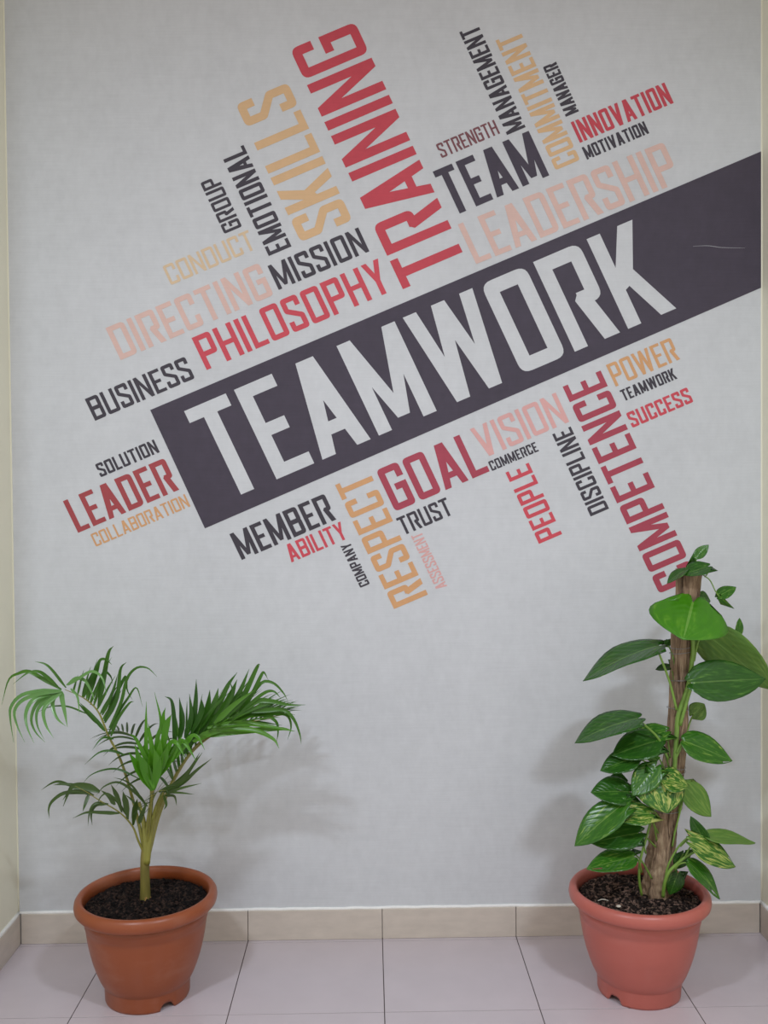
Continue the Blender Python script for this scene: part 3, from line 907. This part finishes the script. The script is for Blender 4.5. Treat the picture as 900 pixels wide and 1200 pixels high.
# young bright blades in the middle
st = frond(A([(172, 1000), (175, 965), (177, 940), (179, 924)], Y0, -0.39), .0048, .5, (0.1, -1, 0.2), [], 'palm_bright', 15)
blades(st, 'palm_bright', [
    (11, 1, [(178, 926), (164, 904), (151, 882)]), (11, 1, [(178, 926), (168, 902), (158, 872)]), (11, 1, [(179, 926), (171, 902), (163, 884)]), (6, 0, [(180, 926), (172, 891), (171, 853), (171.5, 822)]), (10, 1, [(180, 926), (178, 897), (175, 876)]),
    (10, 1, [(181, 924), (184, 897), (180, 876)]), (10, 1, [(182, 921), (187, 891), (188, 865)]), (8.5, 0, [(183, 915), (192, 888), (201, 871), (208, 872), (217, 888)]),
    (7.5, 0, [(184, 913), (199, 891), (212, 869), (220, 875), (230, 892)]), (7, 0, [(190, 902), (211, 879), (225, 863), (233, 866), (240, 879)]), (6, 0, [(182, 893), (185, 865), (189, 846), (181, 811)]),
    (7, 0, [(189, 893), (192, 865), (191, 840), (194, 829)]), (8, 1, [(190, 890), (195, 853), (201, 837)]), (9, 1, [(184, 912), (191, 890), (197, 872)]), (8, 0, [(188, 905), (202, 880), (214, 862)]), (9, 1, [(180, 924), (175, 900), (168, 874)]), (8, 0, [(181, 922), (181, 892), (176, 862), (174, 848)]), (8, 0, [(184, 910), (190, 882), (194, 858), (199, 846)]), (7, 0, [(182, 918), (172, 890), (160, 866), (152, 860)])], -0.39, -0.41, 36)
# short right frond low down
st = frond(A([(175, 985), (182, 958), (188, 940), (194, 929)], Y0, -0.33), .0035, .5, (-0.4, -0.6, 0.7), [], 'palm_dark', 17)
blades(st, 'palm_dark', [
    (6.5, 0, [(186, 928), (211, 917), (224, 900), (237, 882)]), (5.5, 0, [(192, 928), (214, 917), (231, 902), (248, 889)]), (4, 0, [(195, 930), (211, 924), (236, 918)]), (3, 0, [(193, 928), (211, 929), (228, 931)]),
    (3.5, 0, [(193, 932), (204, 933), (207, 944)]), (3.5, 0, [(192, 932), (195, 943), (192, 949)]), (5.5, 0, [(197, 926), (220, 905), (234, 882)])], -0.335, -0.35, 37)
# thin frond behind, arching to the left
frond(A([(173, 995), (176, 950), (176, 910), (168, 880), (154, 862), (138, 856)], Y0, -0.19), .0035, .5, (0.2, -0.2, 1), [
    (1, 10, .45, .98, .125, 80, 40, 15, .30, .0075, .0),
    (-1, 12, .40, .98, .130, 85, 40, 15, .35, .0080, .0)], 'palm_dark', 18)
# wispy low frond leaning forward
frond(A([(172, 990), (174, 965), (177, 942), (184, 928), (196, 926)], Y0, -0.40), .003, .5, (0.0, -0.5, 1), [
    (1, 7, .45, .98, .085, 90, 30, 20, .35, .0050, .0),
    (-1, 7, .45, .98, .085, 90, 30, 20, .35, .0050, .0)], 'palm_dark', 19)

# ------------------------------------------------------------------ pothos on its pole
poth = thing('potted_pothos', 'pothos with heart-shaped leaves climbing a bark-wrapped pole in a pinkish terracotta-coloured pot', 'potted plant', (0.6821, -0.3062, 0.0))
soil2 = pot_parts(poth, M['pot_pink'], 23, math.radians(-141), M['bark_soil'], 700, 0.0095, 0.99)

YP = -0.306
POLE = [(769, 1052), (772, 1020), (776, 985), (782, 945), (788, 905), (793, 860), (795, 820), (797, 780), (799, 740), (805, 700), (808, 668)]
PRAD = [17.5, 17, 15.5, 14, 12, 10.8, 10.5, 10.8, 11, 12.5, 14.5]
SC = 2.50 / FPX                                     # metres per photo pixel at the pole
def pole_pt(y):
    for i in range(len(POLE) - 1):
        (x0, y0), (x1, y1) = POLE[i], POLE[i + 1]
        if y1 <= y <= y0:
            u = (y0 - y) / (y0 - y1)
            return x0 + (x1 - x0) * u, (PRAD[i] + (PRAD[i + 1] - PRAD[i]) * u) * SC
    return (POLE[0][0], PRAD[0] * SC) if y > POLE[0][1] else (POLE[-1][0], PRAD[-1] * SC)
bm = bmesh.new()
def bark(s, th):
    n1 = mnoise.noise(Vector((math.cos(th) * 2.6, math.sin(th) * 2.6, s * 5)))
    n2 = mnoise.noise(Vector((math.cos(th) * 9, math.sin(th) * 9, s * 9 + 4)))
    n3 = mnoise.noise(Vector((math.cos(th) * 3, math.sin(th) * 3, s * 45))) * (1 - s) ** 2
    return 1 + 0.16 * n1 + 0.16 * n2 + 0.22 * n3
tube(bm, [at(x, y, YP) for x, y in POLE], [r * SC for r in PRAD], 72, 170, bump=bark)
pole = obj('support_pole', bm, M['coir'], poth)
pole['label'] = 'pole wrapped in brown fibrous bark'
# loose bark strips peeling along the pole
rg = random.Random(4)
for k in range(16):
    y1 = rg.uniform(700, 1010); y2 = y1 + rg.uniform(30, 60)
    bm = bmesh.new()
    ps = []
    off = rg.uniform(-0.9, 0.9)
    for i in range(5):
        yy = y1 + (y2 - y1) * i / 4
        x, r = pole_pt(min(yy, 1050))
        a = off + rg.uniform(-.1, .1)
        ps.append(at(x, min(yy, 1048), YP) + Vector((math.sin(a) * r * 1.06, -math.cos(a) * r * 1.06 - .001, 0)))
    tube(bm, ps, [.0012, .003, .0036, .0028, .001], 6, 14, flat=.6)
    obj('bark_strip', bm, M['coir'], pole)
for k, y in enumerate((701, 757, 764, 797, 830, 897, 902, 946)):
    x, r = pole_pt(y)
    bm = bmesh.new()
    cpt = at(x, y, YP)
    ps = [cpt + Vector((math.cos(a) * r * 1.2, math.sin(a) * r * 1.2 * 1.05, .004 * math.sin(a + k))) for a in [2 * math.pi * i / 24 for i in range(25)]]
    tube(bm, ps, [.0009] * 2, 5, 96)
    o = obj('wire_tie', bm, M['wire'], pole); o['label'] = 'thin grey wire tied round the pole'

def stem(name, L, r, dy=None, mt='vine'):
    bm = bmesh.new()
    n = len(L)
    tube(bm, [at(x, y, (dy[i] if dy else YP - 0.035)) for i, (x, y) in enumerate(L)], r, 9, 28)
    return obj(name, bm, M[mt], poth)
stem('vine', [(788, 948), (789, 920), (791, 893), (793, 862), (795, 838), (803, 815), (808, 797), (812, 765), (812, 738), (816, 715)], [.005, .006, .0065, .0062, .0055, .0045], [-.335, -.338, -.34, -.338, -.336, -.335, -.333, -.332, -.332, -.335])
stem('vine', [(752, 1049), (749, 1030), (750, 1010), (755, 990), (762, 965), (766, 945), (772, 925), (778, 900)], [.0032, .0035, .0034, .003], [-.345, -.348, -.35, -.35, -.345, -.342, -.34, -.338])
stem('vine', [(777, 1051), (779, 1035), (784, 1022), (794, 1012), (804, 1004), (815, 998)], [.0048, .0046, .004, .003], [-.355, -.365, -.37, -.375, -.38, -.38])
stem('vine', [(778, 1040), (782, 1018), (788, 1004), (797, 990), (812, 976)], [.003, .0028, .0024, .002], [-.35, -.355, -.36, -.365, -.37])
stem('vine', [(788, 992), (791, 975), (796, 955), (801, 935), (804, 922)], [.0026, .0024, .002], [-.345, -.345, -.345, -.345, -.34])
stem('vine', [(801, 868), (798, 875), (792, 888), (789, 902)], [.004, .0045, .004], [-.345, -.345, -.342, -.34])

UT = [0, .06, .14, .25, .36, .48, .60, .71, .81, .89, .95, 1.0]
HT = [.50, .74, .90, .99, 1.0, .95, .84, .69, .51, .32, .16, .01]
def pothos_leaf(B, Tp, w, nrm, mt, droop=.12, fold=.18, pet=None, rp=.0022, notch=0.16, curl=0.0, hole=None, name='leaf'):
    Ax = Tp - B
    Ln = Ax.length
    a = Ax / Ln
    nrm = Vector(nrm).normalized()
    side = a.cross(nrm).normalized()
    up = side.cross(a)
    if up.dot(nrm) < 0:
        up = -up
    bm = bmesh.new()
    uvl = bm.loops.layers.uv.new('UVMap')
    K = 6
    grid = []
    uvs = {}
    for u, h in zip(UT, HT):
        row = []
        for k in range(-K, K + 1):
            v = k / K
            lobe = notch * math.sin(math.pi * min(1, abs(v) ** .75)) * (1 - u) ** 2.2
            uu = u - lobe
            wav = .012 * math.sin(9 * u + 3 * v) * abs(v)
            z = fold * w * .5 * h * abs(v) ** 1.3 * (1 - .4 * abs(v)) - droop * Ln * (u ** 1.8 - u * .55) + Ln * wav - curl * w * (h * v) ** 2
            p = B + a * (Ln * uu) + side * (w * .5 * h * v) + up * z
            vert = bm.verts.new(p)
            uvs[vert] = (u, v)
            row.append(vert)
        grid.append(row)
    for i in range(len(grid) - 1):
        for k in range(2 * K):
            if hole and (i, k) in hole:
                continue
            f = bm.faces.new((grid[i][k], grid[i][k + 1], grid[i + 1][k + 1], grid[i + 1][k]))
            for lp in f.loops:
                lp[uvl].uv = uvs[lp.vert]
    # give the blade its thickness
    bm.normal_update()
    bmesh.ops.solidify(bm, geom=bm.faces[:], thickness=0.0006)
    for v in bm.verts:
        if v.co.y > WY - 0.004:
            v.co.y = WY - 0.004
        if v.co.x > XR - 0.004:
            v.co.x = XR - 0.004
    lf = obj(name, bm, M[mt], poth)
    if pet:
        bm = bmesh.new()
        tube(bm, [B + a * Ln * .02] + pet, [rp * .8, rp, rp * 1.15], 7, 16)
        obj('petiole', bm, M['vine'], lf)
    return lf

def leaf(b, t, w, n, mt, yb=None, yt=None, pet=None, **kw):
    """b, t: blade base and tip; w: blade width in photo pixels; n: facing; pet: petiole way-points down to the vine"""
    yb = YP - 0.05 if yb is None else yb
    yt = yb if yt is None else yt
    B, Tp = at(b[0], b[1], yb), at(t[0], t[1], yt)
    if pet is None:
        yy = max(min(b[1] + 28, 1030), 690)
        x, r = pole_pt(yy)
        Q = at(x, yy, YP) + Vector(((-1 if b[0] < x else 1) * r * .7, -r * .8, 0))
        pet = [(B + Q) / 2 + Vector((0, -.004, .012)), Q]
    else:
        pet = [at(x, y, YP - 0.036 if len(p_) == 0 else p_[0]) for x, y, *p_ in pet]
    return pothos_leaf(B, Tp, w * SC, n, mt, pet=pet, **kw)

F = (0, -1, .25); FU = (0, -.75, .65); U_ = (0, -.42, .9); FL = (-.5, -.8, .4); FR = (.5, -.8, .4)
# top of the pole
leaf((815.5, 653), (830.5, 638), 13, (-.3, -.9, .3), 'leaf_mid', YP, pet=[(816, 660, YP), (817, 668, YP)], rp=.0014)
leaf((829, 664), (800, 673), 30, (-.1, -.45, .9), 'leaf_dark', YP - .045, pet=[(829, 672, YP - .03), (826, 676, YP)], rp=.0014, droop=.05)
leaf((803, 668), (780.5, 682), 22, (-.3, -.25, .9), 'leaf_dark', YP - .03, pet=[(808, 668, YP - .02), (812, 672, YP)], rp=.0014, droop=.2)
leaf((842, 699), (862.5, 687), 18, (0, -.6, .8), 'leaf_mid', YP - .02, pet=[(838, 692, YP - .02), (832, 680, YP - .01), (823, 673, YP)], rp=.0016)
leaf((812, 706), (801, 748), 90, (0, -.62, .78), 'leaf_bright', YP - .05, YP - .135, pet=[(815, 715, YP - .04), (817, 735, YP - .03)], droop=.10, fold=-.06, notch=.24, curl=.10)
leaf((820, 700), (833, 704), 24, (.2, -.6, .7), 'leaf_dark', YP + .02)
leaf((865, 745), (867.5, 724), 12, (.3, -.9, 0), 'leaf_mid', YP - .01, pet=[(862, 748, YP - .01), (850, 734, YP - .01), (842, 722, YP), (820, 716, YP - .01)], rp=.0014)
leaf((824, 740), (906, 806), 58, (-.35, -.80, -.35), 'leaf_under', YP - .01, YP + .03, pet=[(818, 752, YP - .02), (813, 775, YP - .02)], droop=-.10, fold=.1, rp=.003)
leaf((812, 800), (898, 795), 50, (.05, -.86, .5), 'leaf_dark', YP - .07, YP - .05, pet=[(808, 812, YP - .05), (797, 850, YP - .036)], rp=.004, droop=.05, notch=.10)
leaf((771, 757), (680, 789), 60, (.10, -.20, .97), 'leaf_dark', YP - .05, YP - .04, pet=[(774, 770, YP - .045), (785, 800, YP - .04), (793, 832, YP - .037)], rp=.003, droop=.24, notch=.1)
leaf((747, 842), (672, 864), 54, (.12, -.22, .97), 'leaf_dark', YP - .05, YP - .06, pet=[(756, 850, YP - .05), (772, 866, YP - .042), (783, 890, YP - .036)], rp=.003, droop=.22, notch=.1)
leaf((779, 857), (738, 868), 30, (.1, -.6, .8), 'leaf_mid', YP - .02, droop=.1)
leaf((770, 868), (717, 884), 44, (-.1, -.6, .8), 'leaf_dark', YP - .04, YP - .05, droop=.08)
leaf((746, 887), (703, 902), 32, (-.1, -.6, .75), 'leaf_dark', YP - .05, droop=.12)
leaf((801, 868), (859, 891), 38, (.1, -.75, .65), 'leaf_mid', YP - .05, YP - .06, pet=[(798, 872, YP - .045), (793, 882, YP - .04)], droop=.06, notch=.06, rp=.003, hole={(8, 10), (9, 10)})
leaf((812, 838), (826, 825), 24, (.2, -.9, .3), 'leaf_under', YP + .005, fold=.3, notch=.2)
leaf((771, 886), (755, 886), 15, F, 'leaf_bright', YP - .04)
leaf((783, 757), (781, 749), 10, F, 'leaf_dark', YP + .02)
leaf((786, 781), (768, 784), 13, (0, -.5, .9), 'leaf_dark', YP + .01)
# middle cluster
leaf((768, 899), (741, 932), 32, (-.45, -.8, .3), 'leaf_mid', YP - .06, YP - .08, droop=.08)
leaf((774, 914), (783, 953), 56, (0, -.85, .5), 'leaf_var', YP - .075, YP - .11, droop=.12, fold=-.12, notch=.20, curl=.1)
leaf((777, 912), (807, 920), 36, (.05, -.6, .8), 'leaf_var', YP - .07, YP - .08, droop=.15)
leaf((757, 912), (778, 940), 26, (-.2, -.9, .2), 'leaf_mid', YP - .062, droop=.1)
leaf((804, 922), (834, 957), 34, (.4, -.85, .2), 'leaf_under', YP - .035, YP - .045, droop=.04, fold=.1)
leaf((738, 928), (693, 927), 40, (-.1, -.62, .75), 'leaf_dark', YP - .05, YP - .06, droop=.14)
leaf((733, 917), (712, 915), 26, (-.1, -.6, .75), 'leaf_dark', YP - .03, droop=.1)
leaf((749, 944), (727, 944), 24, (-.1, -.8, .5), 'leaf_dark', YP - .02)
leaf((728, 944), (672, 990), 40, (-.3, -.62, .72), 'leaf_mid', YP - .08, YP - .09, pet=[(738, 938, YP - .06), (758, 945, YP - .045)], droop=.12)
leaf((761, 953), (720, 957), 32, (0, -.62, .78), 'leaf_var', YP - .08, YP - .09, droop=.10)
leaf((724, 960), (708, 965), 16, (-.1, -.8, .5), 'leaf_dark', YP - .04)
leaf((748, 976), (692, 987), 36, (-.05, -.68, .7), 'leaf_dark', YP - .06, YP - .07, pet=[(752, 985, YP - .055), (757, 1000, YP - .04)], droop=.08)
leaf((743, 1004), (687, 1017), 34, (0, -.45, .9), 'leaf_mid', YP - .07, YP - .09, pet=[(748, 1008, YP - .06), (752, 1022, YP - .042)], droop=.08, notch=.05, hole={(7, 3), (8, 3)})
leaf((738, 996), (708, 1000), 24, (0, -.5, .9), 'leaf_dark', YP - .03, droop=.1)
# low right cluster
leaf((827, 987), (809, 957), 18, (-.6, -.75, .2), 'leaf_dark', YP - .07, pet=[(820, 990, YP - .07), (812, 1000, YP - .072)], droop=.05, notch=.08)
leaf((827, 980), (887, 984), 26, (.1, -.36, .93), 'leaf_under', YP - .07, YP - .04, pet=[(818, 980, YP - .07), (806, 984, YP - .06), (797, 992, YP - .058)], droop=.16, notch=.04)
leaf((812, 988), (864, 1015), 34, (.15, -.72, .7), 'leaf_var', YP - .09, YP - .085, pet=[(808, 994, YP - .08), (803, 1004, YP - .075)], droop=.12, hole={(8, 1), (9, 1)})
leaf((806, 1010), (849, 1051), 28, (.45, -.6, .65), 'leaf_mid', YP - .09, YP - .11, pet=[(798, 1012, YP - .08), (790, 1018, YP - .066)], droop=.30, notch=.04, hole={(7, 8), (7, 9), (8, 8)})
leaf((794, 1024), (785, 1049), 24, (.2, -.95, .1), 'leaf_dark', YP - .045, YP - .05, pet=[(792, 1028, YP - .04), (782, 1040, YP - .05)], droop=.06)
leaf((801, 1000), (793, 1019), 22, (.3, -.9, .2), 'leaf_dark', YP - .03, droop=.05)

# ------------------------------------------------------------------ bits lying on the mulch
bm = bmesh.new()
b0 = at(706, 1037.5, YP - 0.04)
zt = SOIL_Z + 0.016
pts = [Vector((b0.x - .013, b0.y - .004, zt)), Vector((b0.x, b0.y, zt + .002)), Vector((b0.x + .014, b0.y - .006, zt + .001))]
tube(bm, pts, [.0009, .0014, .0008], 6, 10)
tw = obj('twig', bm, M['twig'])
tag(tw, 'thin pale twig lying on the bark mulch left of the pole', 'twig')
bm = bmesh.new()
p = at(725, 1053, YP - 0.075)
r = bmesh.ops.create_icosphere(bm, subdivisions=2, radius=1.0)
for v in r['verts']:
    q = v.co * (1 + .25 * mnoise.noise(v.co * 2.2))
    v.co = Vector((p.x + q.x * .0065, p.y + q.y * .005, SOIL_Z + .0145 + q.z * .003))
ch = obj('bark_chip', bm, M['twig'])
tag(ch, 'small pale chip lying on the mulch in front of the pole', 'chip')
